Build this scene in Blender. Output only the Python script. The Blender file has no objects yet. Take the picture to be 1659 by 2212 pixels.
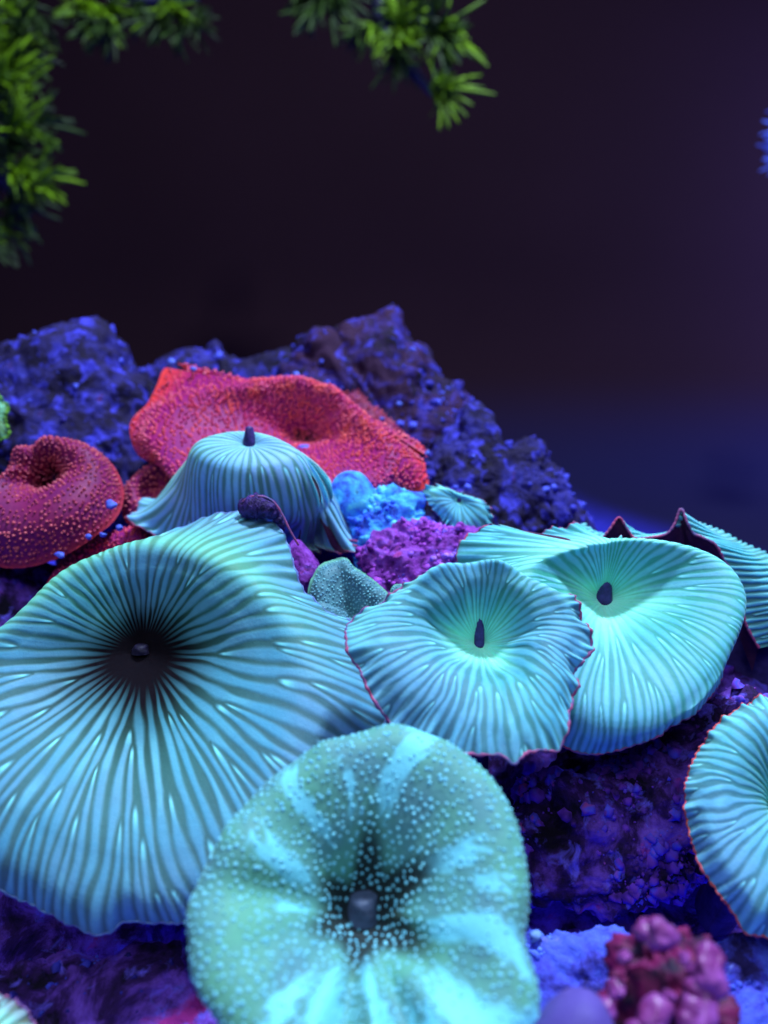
import bpy, math, random
import numpy as np
from mathutils import Vector, noise as mn

random.seed(5); rng = np.random.default_rng(7)
S = 0.01                       # the scene is written in centimetres and built in metres
sc = bpy.context.scene
C = sc.collection

# ------------------------------------------------------------------ camera
PITCH = math.radians(15)
LENS = 28.0
cd = bpy.data.cameras.new('camera'); cam = bpy.data.objects.new('camera', cd); C.objects.link(cam)
cd.sensor_fit = 'VERTICAL'; cd.sensor_height = 36; cd.sensor_width = 27; cd.lens = LENS
cam.location = (0, 0, 0); cam.rotation_euler = (math.pi/2 - PITCH, 0, 0)
cd.clip_start = 0.005; cd.clip_end = 20
cd.dof.use_dof = True; cd.dof.focus_distance = 0.136; cd.dof.aperture_fstop = 14
sc.camera = cam
sc.view_settings.view_transform = 'Standard'; sc.view_settings.look = 'None'
sc.view_settings.exposure = 0; sc.view_settings.gamma = 1
sc.render.resolution_x = 768; sc.render.resolution_y = 1024

# ------------------------------------------------------------------ light: aquarium lamp above, added front fill, blue lamp out of view right
w = bpy.data.worlds.new('World'); sc.world = w; w.use_nodes = True
w.node_tree.nodes['Background'].inputs[0].default_value = (0.30, 0.20, 0.75, 1)
w.node_tree.nodes['Background'].inputs[1].default_value = 0.045

def lamp(name, loc, target, size, power, col):
    l = bpy.data.lights.new(name, 'AREA'); l.shape = 'DISK'; l.size = size*S; l.energy = power; l.color = col
    o = bpy.data.objects.new(name, l); C.objects.link(o)
    o.location = Vector(loc)*S
    o.rotation_euler = (Vector(target)-Vector(loc)).to_track_quat('-Z', 'Y').to_euler()
    return o
lamp('tank_or_fill_lamp', (13, 24, 52), (0, 15, -6), 8, 7.1, (0.62, 0.78, 1.0))
lamp('tank_or_fill_lamp', (-6, -14, 40), (0, 14, -7), 40, 1.5, (0.62, 0.78, 1.0))  # added front fill that lifts the shaded lower coral surfaces
lamp('tank_or_fill_lamp', (56, 60, 12), (40, 74, 2), 14, 4.0, (0.22, 0.26, 1.0))

# ------------------------------------------------------------------ helpers
T = 18.0/LENS
F = np.array([0, math.cos(PITCH), -math.sin(PITCH)])
U = np.array([0, math.sin(PITCH), math.cos(PITCH)])
R = np.array([1.0, 0, 0])
def ray(px, py):
    return F + R*((px-829.5)/1106*T) + U*(-(py-1106)/1106*T)
def at(px, py, d): return ray(px, py)*d

def mesh_np(name, verts, faces, mat, parent=None, attrs=None, smooth=True, label=None, kind=None, origin=None):
    """verts (n,3) in cm world; faces: array (m,4|3) or list of arrays"""
    me = bpy.data.meshes.new(name)
    if not isinstance(faces, list): faces = [faces]
    faces = [np.asarray(f) for f in faces if len(f)]
    o0 = np.zeros(3)
    if parent is not None: o0 = np.array(parent.location)/S
    elif origin is not None: o0 = np.array(origin, float)
    v = ((np.asarray(verts)-o0)*S).astype(np.float32)
    me.vertices.add(len(v)); me.vertices.foreach_set('co', v.ravel())
    tot = np.concatenate([np.full(len(f), f.shape[1]) for f in faces])
    idx = np.concatenate([f.ravel() for f in faces])
    me.loops.add(len(idx)); me.loops.foreach_set('vertex_index', idx.astype(np.int32))
    me.polygons.add(len(tot))
    st = np.concatenate([[0], np.cumsum(tot)[:-1]])
    me.polygons.foreach_set('loop_start', st.astype(np.int32))
    me.polygons.foreach_set('loop_total', tot.astype(np.int32))
    me.polygons.foreach_set('use_smooth', np.full(len(tot), smooth))
    if attrs:
        for k, a in attrs.items():
            at_ = me.attributes.new(k, 'FLOAT', 'POINT'); at_.data.foreach_set('value', np.asarray(a, np.float32).ravel())
    me.update(); me.validate()
    me.materials.append(mat)
    o = bpy.data.objects.new(name, me); C.objects.link(o)
    if parent is not None: o.parent = parent
    else: o.location = Vector(o0)*S
    if label: o['label'] = label
    if kind: o['kind'] = kind
    return o

def thing(name, label, cat, loc, group=None):
    o = bpy.data.objects.new(name, None); C.objects.link(o); o.empty_display_size = 0.005
    o.location = Vector(loc)*S
    o['label'] = label; o['category'] = cat
    if group: o['group'] = group
    return o

def tag(o, label, cat, group=None):
    o['label'] = label; o['category'] = cat
    if group: o['group'] = group

def grid_faces(rows, cols, wrap=True, flip=False):
    i = np.arange(rows-1)[:, None]; j = np.arange(cols if wrap else cols-1)[None, :]
    j2 = (j+1) % cols
    f = np.stack([i*cols+j, i*cols+j2, (i+1)*cols+j2, (i+1)*cols+j], -1).reshape(-1, 4)
    return f[:, ::-1] if flip else f

def grid_normals(P, wrap=True):
    if wrap: dt = np.roll(P, -1, 1)-np.roll(P, 1, 1)
    else: dt = np.gradient(P, axis=1)
    ds = np.gradient(P, axis=0)
    n = np.cross(ds, dt); l = np.linalg.norm(n, axis=-1, keepdims=True); n = n/np.maximum(l, 1e-9)
    return n

def sstep(a, b, x):
    t = np.clip((x-a)/(b-a), 0, 1); return t*t*(3-2*t)

def wob(x, seed, n=5, base=1):
    """smooth periodic noise over angle"""
    r = np.random.default_rng(seed); y = np.zeros_like(x, dtype=float)
    for k in range(1, n+1):
        y += r.normal()*np.sin(x*k*base+r.uniform(0, 6.28))/math.sqrt(n)
    return y

def snoise(x, seed):
    """smooth 1-D value noise"""
    r = np.random.default_rng(seed).uniform(-1, 1, 256)
    i = np.floor(x).astype(int); f = x-i; f = f*f*(3-2*f)
    return r[i % 256]*(1-f)+r[(i+1) % 256]*f

# ------------------------------------------------------------------ materials
def mat_base(name, rough=0.5, spec=0.3):
    m = bpy.data.materials.new(name); m.use_nodes = True; nt = m.node_tree
    b = nt.nodes['Principled BSDF']; b.inputs['Roughness'].default_value = rough
    b.inputs['Specular IOR Level'].default_value = spec
    return m, nt, b
def attr(nt, n):
    a = nt.nodes.new('ShaderNodeAttribute'); a.attribute_name = n; return a.outputs['Fac']
def mix(nt, fac, a, b, mode='MIX'):
    x = nt.nodes.new('ShaderNodeMix'); x.data_type = 'RGBA'; x.blend_type = mode
    for s, v in ((0, fac), (6, a), (7, b)):
        if hasattr(v, 'links'): nt.links.new(v, x.inputs[s])
        elif s == 0: x.inputs[0].default_value = v
        else: x.inputs[s].default_value = (*v, 1)
    return x.outputs[2]
def noisen(nt, scale, detail=3, rough=0.5, dist=0, vec=None, out='Fac'):
    n = nt.nodes.new('ShaderNodeTexNoise'); n.inputs['Scale'].default_value = scale/S
    n.inputs['Detail'].default_value = detail; n.inputs['Roughness'].default_value = rough
    n.inputs['Distortion'].default_value = dist
    if vec is None:
        tc = nt.nodes.new('ShaderNodeTexCoord'); vec = tc.outputs['Object']
    nt.links.new(vec, n.inputs['Vector']); return n.outputs[out]
def ramp(nt, fac, stops):
    r = nt.nodes.new('ShaderNodeValToRGB'); e = r.color_ramp.elements
    while len(e) < len(stops): e.new(0.5)
    for k, (p, c) in enumerate(stops):
        e[k].position = p; e[k].color = (*c, 1) if len(c) == 3 else c
    nt.links.new(fac, r.inputs[0]); return r.outputs[0]
def bump(nt, b, h, dist, strength=1.0):
    n = nt.nodes.new('ShaderNodeBump'); n.inputs['Distance'].default_value = dist*S; n.inputs['Strength'].default_value = strength
    nt.links.new(h, n.inputs['Height']); nt.links.new(n.outputs[0], b.inputs['Normal'])

def striped_mat(name, rib=(0.12, 0.47, 0.68), groove=(0.08, 0.23, 0.32), green=(0.05, 0.28, 0.22),
                pale=(0.36, 1.0, 0.72), dark=(0.008, 0.006, 0.009), tint=0.28):
    m, nt, b = mat_base(name, 0.55, 0.18)
    n1 = ramp(nt, noisen(nt, 0.55, 2), [(0.38, (0, 0, 0)), (0.64, (1, 1, 1))])
    n2 = noisen(nt, 9, 3, 0.6)
    g = mix(nt, attr(nt, 'grn'), groove, green)
    ribc = mix(nt, n1, rib, tuple(min(1, c*k) for c, k in zip(rib, (1.45, 0.95, 0.97))))
    gm = nt.nodes.new('ShaderNodeMath'); gm.operation = 'MULTIPLY'; gm.inputs[1].default_value = 0.5; nt.links.new(attr(nt, 'grn'), gm.inputs[0])
    ribc = mix(nt, gm.outputs[0], ribc, (0.05, 0.34, 0.27))
    ribc = mix(nt, attr(nt, 'tip'), ribc, (0.28, 0.85, 0.85))
    ribc = mix(nt, attr(nt, 'crest_light'), ribc, pale)
    g = mix(nt, attr(nt, 'crest_light'), g, tuple(q*0.6 for q in pale))
    c = mix(nt, attr(nt, 'rib'), g, ribc)
    c = mix(nt, attr(nt, 'cen_glow'), c, pale)
    c = mix(nt, attr(nt, 'dark'), c, dark)
    c = mix(nt, n2, c, mix(nt, 1.0, c, (1.25, 1.25, 1.25), 'MULTIPLY'))
    nt.links.new(c, b.inputs['Base Color'])
    sw = nt.nodes.new('ShaderNodeMath'); sw.operation = 'MULTIPLY_ADD'; sw.inputs[1].default_value = -tint; sw.inputs[2].default_value = tint
    nt.links.new(attr(nt, 'dark'), sw.inputs[0]); nt.links.new(sw.outputs[0], b.inputs['Sheen Weight'])
    sp = nt.nodes.new('ShaderNodeMath'); sp.operation = 'MULTIPLY_ADD'; sp.inputs[1].default_value = -0.18; sp.inputs[2].default_value = 0.18
    nt.links.new(attr(nt, 'dark'), sp.inputs[0]); nt.links.new(sp.outputs[0], b.inputs['Specular IOR Level'])
    b.inputs['Sheen Tint'].default_value = (0.5, 1.0, 0.45, 1); b.inputs['Sheen Roughness'].default_value = 0.35
    b.inputs['Subsurface Weight'].default_value = 0.6; b.inputs['Subsurface Radius'].default_value = (0.3, 0.8, 1.0); b.inputs['Subsurface Scale'].default_value = 0.0016
    bump(nt, b, noisen(nt, 16, 3, 0.6), 0.012, 0.5)
    return m

def flesh_mat(name, c1, c2, scale=6, rough=0.6, spec=0.2, bd=0.02, sheen=0):
    m, nt, b = mat_base(name, rough, spec)
    n = noisen(nt, scale, 4, 0.6)
    c = ramp(nt, n, [(0.35, c1), (0.65, c2)])
    nt.links.new(c, b.inputs['Base Color']); bump(nt, b, noisen(nt, scale*2, 3), bd, 0.6)
    b.inputs['Sheen Weight'].default_value = sheen
    return m

def rock_mat(name, stops, scale=0.9, spot=(0.06, 0.055, 0.62), spot_amt=0.525, red=(0.10, 0.012, 0.06), red_amt=0.66, bd=0.09):
    m, nt, b = mat_base(name, 0.75, 0.15)
    n = noisen(nt, scale, 7, 0.68, 0.4)
    c = ramp(nt, n, stops)
    s = ramp(nt, noisen(nt, 2.4, 5, 0.6, 0.6), [(spot_amt, (0, 0, 0)), (spot_amt+0.12, (1, 1, 1))])
    c = mix(nt, s, c, spot)
    r = ramp(nt, noisen(nt, 0.9, 4, 0.6, 0.8), [(red_amt, (0, 0, 0)), (red_amt+0.08, (1, 1, 1))])
    c = mix(nt, r, c, red)
    nt.links.new(c, b.inputs['Base Color'])
    bump(nt, b, noisen(nt, 3.2, 7, 0.72), bd, 1.0)
    return m

M_rim = flesh_mat('rim_magenta', (0.10, 0.10, 0.28), (0.50, 0.07, 0.18), 3)
M_rimred = flesh_mat('rim_red', (0.40, 0.05, 0.12), (0.75, 0.12, 0.10), 3)
M_rimpale = flesh_mat('rim_pale_green', (0.12, 0.35, 0.30), (0.20, 0.50, 0.35), 10)
M_under = flesh_mat('underside_purple', (0.045, 0.014, 0.05), (0.09, 0.025, 0.07), 5)
M_mouth = flesh_mat('mouth_dark', (0.03, 0.02, 0.10), (0.07, 0.04, 0.22), 9, 0.45)
M_pit = flesh_mat('mouth_black', (0.010, 0.008, 0.02), (0.02, 0.014, 0.05), 9, 0.6)
M_knob = flesh_mat('mouth_grey', (0.06, 0.08, 0.14), (0.10, 0.14, 0.24), 8, 0.4)
M_stalk = flesh_mat('stalk_violet', (0.03, 0.02, 0.10), (0.08, 0.05, 0.22), 3)

# ------------------------------------------------------------------ lofted mushroom coral
def frame(elev, az):
    e, a = math.radians(elev), math.radians(az)
    n = np.array([math.sin(a)*math.cos(e), -math.cos(a)*math.cos(e), math.sin(e)])
    e1 = np.cross(n, [0, 0, 1.0]); e1 = -e1/np.linalg.norm(e1)
    if e1[0] < 0: e1 = -e1
    e2 = np.cross(n, e1)
    return n, e1, e2

def plane_uv(poly, c, n, e1, e2, h):
    out = []
    for (x, y) in poly:
        d = ray(x, y); t = np.dot(n, c+n*h)/np.dot(n, d)
        p = d*t-c; out.append((np.dot(p, e1), np.dot(p, e2)))
    return np.array(out)

def catmull_closed(P, k=10):
    n = len(P); out = []
    for i in range(n):
        p0, p1, p2, p3 = P[i-1], P[i], P[(i+1) % n], P[(i+2) % n]
        for t in np.arange(k)/k:
            out.append(0.5*((2*p1)+(-p0+p2)*t+(2*p0-5*p1+4*p2-p3)*t*t+(-p0+3*p1-3*p2+p3)*t**3))
    return np.array(out)

def polar(poly_uv, th, smooth=True):
    Q = catmull_closed(poly_uv, 8) if smooth else poly_uv
    a = np.arctan2(Q[:, 1], Q[:, 0]) % (2*np.pi); r = np.hypot(Q[:, 0], Q[:, 1])
    # fill an even table with the farthest crossing so folds stay single-valued
    o = np.argsort(a); a, r = a[o], r[o]
    return np.interp(th, np.concatenate([a-2*np.pi, a, a+2*np.pi]), np.concatenate([r, r, r]))

def hermite(sk, V, s):
    """V (K,...) at knots sk, evaluated at s (M,)"""
    K = len(sk); m = np.zeros_like(V)
    for k in range(K):
        if k == 0: m[k] = (V[1]-V[0])/(sk[1]-sk[0])
        elif k == K-1: m[k] = (V[-1]-V[-2])/(sk[-1]-sk[-2])
        else: m[k] = 0.5*((V[k+1]-V[k])/(sk[k+1]-sk[k])+(V[k]-V[k-1])/(sk[k]-sk[k-1]))
    i = np.clip(np.searchsorted(sk, s, 'right')-1, 0, K-2)
    hh = (np.array(sk)[i+1]-np.array(sk)[i]); t = (s-np.array(sk)[i])/hh
    sh = (-1,)+(1,)*(V.ndim-1); t = t.reshape(sh); hh = hh.reshape(sh)
    return (2*t**3-3*t**2+1)*V[i]+(t**3-2*t**2+t)*hh*m[i]+(-2*t**3+3*t**2)*V[i+1]+(t**3-t**2)*hh*m[i+1]

def ribs(th, s, Rg, n0, thresh, seed, closed=True, length=2*math.pi, warp=0.013):
    """radial ribs that branch outward. Rg (rows, cols): arc length per radian. Returns rib and tip, (rows, cols)"""
    r = np.random.default_rng(seed)
    a = np.sort((np.arange(n0)+r.uniform(-.25, .25, n0))/n0*length)
    Dm = dict(a=a, vel=r.normal(0, 1, n0), birth=np.full(n0, -1.0), mul=r.uniform(0.7, 1.5, n0), ident=np.arange(n0)*1.0, hw=np.full(n0, 0.28*length/n0))
    wn1, wn2, wa = wob(th*2*math.pi/length, seed+40, 9), wob(th*2*math.pi/length, seed+41, 14), seed*1.1
    nid = n0; out = np.zeros_like(Rg); tip = np.zeros_like(Rg)
    for k, sk in enumerate(s):
        nxt = np.roll(Dm['a'], -1); nxt[-1] += length; gap = nxt-Dm['a']
        mid = (Dm['a']+gap/2) % length; arc = gap*np.interp(mid, th, Rg[k])
        ok = (arc > thresh*Dm['mul']) & (sk < 0.95) & (r.uniform(0, 1, len(gap)) < 0.12)
        ins = [q for q in np.where(ok)[0] if not ok[q-1]]
        if len(ins) and k > 3:
            m = len(ins)
            new = dict(a=mid[ins]+gap[ins]*r.uniform(-.15, .15, m), vel=r.normal(0, 1, m), birth=np.full(m, sk), mul=r.uniform(.7, 1.5, m), ident=nid+np.arange(m)*1.0, hw=gap[ins]*0.03); nid += m
            for q in ins: Dm['mul'][q] = r.uniform(.7, 1.5)
            for q in Dm: Dm[q] = np.concatenate([Dm[q], new[q]])
            Dm['a'] %= length; o = np.argsort(Dm['a'])
            for q in Dm: Dm[q] = Dm[q][o]
        a = Dm['a']; nxt = np.roll(a, -1); nxt[-1] += length; gap = nxt-a; prv = np.roll(gap, 1)
        Dm['hw'] += 0.12*(0.42*np.minimum(gap, prv)*(0.8+0.32*snoise(sk*15+Dm['ident']*3.7, seed+2))+0.0-Dm['hw'])
        a = a+0.035*(gap-prv)*0.5+0.014*np.minimum(gap, prv)*snoise(sk*9+Dm['ident']*7.3, seed+1)*np.clip(Dm['vel'], -1.3, 1.3)
        Dm['a'] = a % length; o = np.argsort(Dm['a'])
        for q in Dm: Dm[q] = Dm[q][o]
        a = Dm['a']; ext = np.concatenate([[a[-1]-length], a, [a[0]+length]])
        E = lambda q: np.concatenate([[Dm[q][-1]], Dm[q], [Dm[q][0]]])
        hw, bx, ix = E('hw'), E('birth'), E('ident')
        tw = (th+warp*(np.sin(sk*9+wa)*wn1+np.cos(sk*13+wa)*wn2)*min(1, sk*2)) % length
        j = np.clip(np.searchsorted(ext, tw, 'right')-1, 0, len(ext)-2)
        dl = (tw-ext[j])/hw[j]; dr = (ext[j+1]-tw)/hw[j+1]
        near = np.where(dl < dr, j, j+1); d = np.minimum(dl, dr)
        age = sk-bx[near]
        amp = np.where(bx[near] < 0, 1, sstep(0.0, 0.03, age))
        out[k] = (1-sstep(0.40, 1.50, d))*amp
        tip[k] = np.where(bx[near] < 0, 0, np.exp(-((age-0.03)/0.03)**2)*0.65)*out[k]
        tip[k] += 0.3*out[k]*np.clip(snoise(sk*7+ix[near]*11.1, seed+3)-0.35, 0, 1)
    return out, tip

class Loft: pass
def loft(mouth, depth, elev, az, rings, NT, NS, s0=0.03, waves=None, seed=1):
    """rings: list of (s, h, spec); spec is a pixel polygon, or (fraction, index of ring to scale)"""
    n, e1, e2 = frame(elev, az)
    c = at(*mouth, depth)-n*rings[0][1]
    th = np.arange(NT)/NT*2*np.pi
    rr = {}
    for k, (s, h, spec) in enumerate(rings):
        if isinstance(spec, list): rr[k] = polar(plane_uv(spec, c, n, e1, e2, h), th)
    for k, (s, h, spec) in enumerate(rings):
        if not isinstance(spec, list): rr[k] = rr[spec[1] % len(rings)]*spec[0]
    sk = [q[0] for q in rings]
    V = np.stack([rr[k] for k in range(len(rings))])
    H = np.stack([np.full(NT, q[1], float) for q in rings])
    s = s0+(1-s0)*np.linspace(0, 1, NS)**0.9
    rad = np.maximum(hermite(sk, V, s), 0.003); h = hermite(sk, H, s)
    TH, SS = np.meshgrid(th, s)
    if waves: h = h+waves(TH, SS)
    P = c+rad[..., None]*(np.cos(TH)[..., None]*e1+np.sin(TH)[..., None]*e2)+h[..., None]*n
    L = Loft(); L.P, L.n, L.e1, L.e2, L.c, L.th, L.s, L.rad, L.TH, L.SS = P, n, e1, e2, c, th, s, rad, TH, SS
    N = grid_normals(P)
    if np.mean(N@n) < 0: N = -N
    L.N = N; L.flip = np.dot(np.cross(P[5, 1]-P[5, 0], P[6, 0]-P[5, 0]), n) < 0
    return L

def under_and_stalk(L, root, rimmat, base_down=3.2, thick=0.16, rimr=0.022, stalk_s=0.34, undermat=None, tooth=0.0):
    step = max(1, L.P.shape[1]//180)
    idx = [i for i in range(0, len(L.s)) if L.s[i] > stalk_s]
    idx = sorted(set(idx[::4]+[len(L.s)-1]))
    P = L.P[idx][:, ::step]; N = L.N[idx][:, ::step]; s = L.s[idx]
    tk = thick*np.sqrt(np.clip((1-s)/0.4, 0, 1))+0.02
    Q = P-N*tk[:, None, None]
    f = grid_faces(len(idx), Q.shape[1], True, not L.flip)
    um = undermat or M_under
    mesh_np('underside', Q.reshape(-1, 3), f, um, root)
    # stalk: from the inner underside ring down into the rock
    ring = Q[0]; m = ring.mean(0); rows = []
    down = np.array([0, 0.35, -1.0])*base_down*0.6-L.n*base_down*0.4
    for t in np.linspace(0, 1, 10):
        k = 1-0.55*math.sin(min(1, t*1.6)*math.pi/2)+0.25*t*t
        rows.append(m+(ring-m)*k+down*t)
    rows = np.array(rows)
    mesh_np('stalk', rows.reshape(-1, 3), grid_faces(10, ring.shape[0]), M_stalk, root)
    # rim: a thin fleshy edge
    st2 = max(1, L.P.shape[1]//420)
    Pr = L.P[-1][::st2]-L.N[-1][::st2]*0.01
    tan = np.roll(Pr, -1, 0)-np.roll(Pr, 1, 0); tan /= np.linalg.norm(tan, axis=1, keepdims=True)+1e-9
    nn = L.N[-1][::st2]; bb = np.cross(tan, nn); k = 7
    jit = (1+0.45*snoise(np.arange(len(Pr))*0.6, 9))[:, None]
    tub = np.stack([Pr+(nn*math.cos(a)*0.9+bb*math.sin(a))*rimr*jit for a in np.arange(k)/k*2*np.pi], 0)
    i = np.arange(k)[:, None]; j = np.arange(len(Pr))[None]
    f = np.stack([i*len(Pr)+j, i*len(Pr)+(j+1) % len(Pr), ((i+1) % k)*len(Pr)+(j+1) % len(Pr), ((i+1) % k)*len(Pr)+j], -1).reshape(-1, 4)
    mesh_np('rim', tub.reshape(-1, 3), f, rimmat, root)

def peg(root, base, axis, length, r0, r1, mat, name='mouth'):
    axis = np.array(axis, float); axis /= np.linalg.norm(axis)
    a = np.cross(axis, [0.3, 1, 0.2]); a /= np.linalg.norm(a); b = np.cross(axis, a); rows = []
    prof = [(-.3, r0*1.05), (0, r0), (.25, r0), (.6, (r0+r1)/2), (.86, r1), (.94, r1*.85), (.99, r1*.5), (1.01, 0.001)]
    th = np.arange(20)/20*2*np.pi
    for t, r in prof:
        rows.append(base+axis*length*t+r*(1+0.08*np.sin(3*th+t*4))[:, None]*(np.cos(th)[:, None]*a+np.sin(th)[:, None]*b))
    mesh_np(name, np.array(rows).reshape(-1, 3), grid_faces(len(prof), 20), mat, root)

def striped(name, label, mat, mouth, depth, elev, az, rings, NT=760, NS=170, n0=26, thresh=0.22, amp=0.007,
            rimmat=None, dark_s=0.0, cen_s=0.12, cen_amt=0.8, grn=(0.5, 0.5), waves=None, seed=1, peg_=None,
            crest_light=(0.75, 0.12, 0.5), group='striped green mushroom corals', stalk=3.2, scallop=0.012, rimr=0.022, cendir=None):
    L = loft(mouth, depth, elev, az, rings, NT, NS, waves=waves, seed=seed)
    root = thing(name, label, 'mushroom coral', L.c-L.n*1.0-np.array([0, 0, stalk*0.8]), group)
    rib, tip = ribs(L.th, L.s, L.rad, n0, thresh, seed)
    fade = sstep(0.03, 0.12, L.SS)
    if dark_s: fade = fade*sstep(dark_s*0.7, dark_s*1.2, L.SS)
    disp = (rib-0.4)*amp*fade
    L.P = L.P+L.N*disp[..., None]
    # scalloped rim: ribs reach a little farther than grooves
    out = (L.P-L.c); out -= (out@L.n)[..., None]*L.n; out /= np.linalg.norm(out, axis=-1, keepdims=True)+1e-9
    rgh = wob(L.TH, seed+8, 8, 9)*0.5+wob(L.TH, seed+12, 8, 4)
    L.P = L.P+out*((rib-0.5)*scallop+rgh*0.022)[..., None]*sstep(0.9, 1, L.SS)[..., None]
    L.P = L.P+L.n*(rgh*0.05*sstep(0.8, 1, L.SS))[..., None]
    wn = wob(L.TH, seed+3, 6)*0.25+wob(L.TH, seed+6, 10, 7)*0.15
    cen_glow = cen_amt*(1-sstep(cen_s*0.2, cen_s, L.SS*(1+0.5*wn)))
    if cendir is not None: cen_glow = cen_glow*(0.25+0.75*np.clip(np.cos(L.TH-cendir)*0.5+0.75, 0, 1))  # pale centre pigment, strengthened on the lamp-facing funnel wall as painted light
    dk = 1-sstep(dark_s*0.45, dark_s*1.22, L.SS*(1+0.16*wn)+0.10*dark_s*(rib-0.5)*2) if dark_s else 0*L.SS
    g = np.clip(grn[0]*(1-L.SS)+grn[1]*L.SS+0.5*wob(L.TH, seed+5, 4)*0.5, 0, 1)
    cr = crest_light[2]*np.exp(-((L.SS-crest_light[0])/crest_light[1])**2)*np.clip(0.5+0.9*np.sin(L.TH-0.2), 0, 1)  # painted highlight along the crest, strongest on its upper side
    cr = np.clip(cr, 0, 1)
    ribv = rib*(1-0.25*sstep(0.96, 1, L.SS))
    v = L.P.reshape(-1, 3); f = grid_faces(len(L.s), NT, True, L.flip)
    # close the very centre
    v = np.vstack([v, L.P[0].mean(0)-L.n*0.02]); ci = len(v)-1; j = np.arange(NT)
    tri = np.stack([j, (j+1) % NT, np.full(NT, ci)], -1)
    app = lambda a: np.append(np.broadcast_to(a, L.SS.shape).ravel(), a.ravel()[0])
    mesh_np('cap', v, [f, tri], mat, root, dict(rib=app(ribv), tip=app(np.clip(tip, 0, 1)), cen_glow=app(np.clip(cen_glow, 0, 1)), dark=app(dk), grn=app(g), crest_light=app(cr)))
    under_and_stalk(L, root, rimmat or M_rim, stalk, rimr=rimr)
    if peg_:
        base = L.P[0].mean(0)
        peg(root, base, peg_[0], *peg_[1:])
    return root, L

UPZ = (0, 0.1, 1)
DN = -math.pi/2
Smat = striped_mat('striped_skin')
Smat_dim = striped_mat('striped_skin_green', rib=(0.10, 0.36, 0.54), groove=(0.07, 0.17, 0.21), green=(0.035, 0.19, 0.12), pale=(0.18, 0.60, 0.34))
Smat_pale = striped_mat('striped_skin_pale', rib=(0.19, 0.50, 0.85), groove=(0.11, 0.24, 0.30), green=(0.06, 0.26, 0.17), pale=(0.32, 0.95, 0.62))
Smat_bright = striped_mat('striped_skin_bright', rib=(0.13, 0.52, 0.72), groove=(0.07, 0.27, 0.32), green=(0.05, 0.36, 0.26))

# M1: big left
rimM1 = [(-190,1500),(-100,1430),(0,1385),(60,1337),(130,1272),(200,1228),(290,1187),(350,1152),(400,1128),(480,1108),(530,1103),(570,1120),(610,1150),(630,1200),(650,1260),(700,1310),(755,1335),(800,1400),(835,1500),(815,1600),(700,1750),(560,1900),(450,1990),(410,2001),(330,2001),(283,2004),(262,2024),(215,2022),(170,2000),(100,1965),(50,1945),(0,1903),(-100,1830),(-190,1660)]
cresM1 = [(-110,1480),(-60,1410),(0,1360),(60,1310),(130,1245),(200,1203),(290,1167),(400,1172),(500,1215),(575,1275),(640,1350),(680,1450),(650,1600),(540,1780),(380,1870),(220,1870),(60,1800),(-70,1700),(-120,1590)]
w1 = lambda th, s: 0.55*sstep(0.75, 1, s)*np.clip(np.cos(th-DN), 0, 1)+0.10*wob(th, 21, 5)*sstep(0.7, 1, s)+0.05*wob(th, 22, 4)*s
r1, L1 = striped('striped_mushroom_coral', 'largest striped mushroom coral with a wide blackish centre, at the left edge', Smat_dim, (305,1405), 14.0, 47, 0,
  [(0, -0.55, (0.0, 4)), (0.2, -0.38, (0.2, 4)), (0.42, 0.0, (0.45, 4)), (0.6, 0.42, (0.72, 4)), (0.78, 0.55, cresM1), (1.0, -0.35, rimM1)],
  NT=980, NS=230, n0=46, thresh=0.215, amp=0.009, dark_s=0.48, cen_amt=0, grn=(1.0, 0.0), waves=w1, seed=11, crest_light=(0.79, 0.085, 0.7),
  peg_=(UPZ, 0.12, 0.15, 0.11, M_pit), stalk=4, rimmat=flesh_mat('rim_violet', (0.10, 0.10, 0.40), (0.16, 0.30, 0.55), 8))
# M2: centre
rimM2 = [(748,1370),(752,1335),(785,1308),(850,1270),(920,1226),(980,1208),(1060,1208),(1130,1225),(1190,1260),(1240,1310),(1265,1350),(1283,1385),(1272,1412),(1246,1440),(1248,1480),(1230,1550),(1210,1622),(1170,1622),(1130,1632),(1106,1657),(1080,1640),(1000,1632),(960,1612),(900,1582),(850,1560),(800,1500),(775,1450),(755,1420)]
w2 = lambda th, s: -0.42*sstep(0.8, 1, s)*np.clip(np.cos(th-math.pi/2-0.1)*1.3, 0, 1)+0.12*np.exp(-((s-0.8)/.12)**2)*np.clip(np.cos(th-math.pi/2), 0, 1)+0.13*wob(th, 31, 6)*sstep(0.55, 1, s)+0.04*wob(th, 32, 12, 2)*sstep(0.85, 1, s)
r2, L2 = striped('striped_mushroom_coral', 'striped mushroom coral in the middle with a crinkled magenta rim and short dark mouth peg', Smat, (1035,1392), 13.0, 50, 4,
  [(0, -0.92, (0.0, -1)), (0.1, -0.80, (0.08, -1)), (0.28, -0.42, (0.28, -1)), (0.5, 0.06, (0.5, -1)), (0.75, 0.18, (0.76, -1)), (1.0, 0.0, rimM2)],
  NT=900, NS=190, n0=36, thresh=0.142, amp=0.007, cen_s=0.42, cen_amt=1.0, grn=(0.8, 0.1), waves=w2, seed=12, crest_light=(0.9, 0.1, 0.3),
  peg_=(UPZ, 0.55, 0.085, 0.085, M_mouth), cendir=4.0, stalk=4, rimr=0.026)
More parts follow.
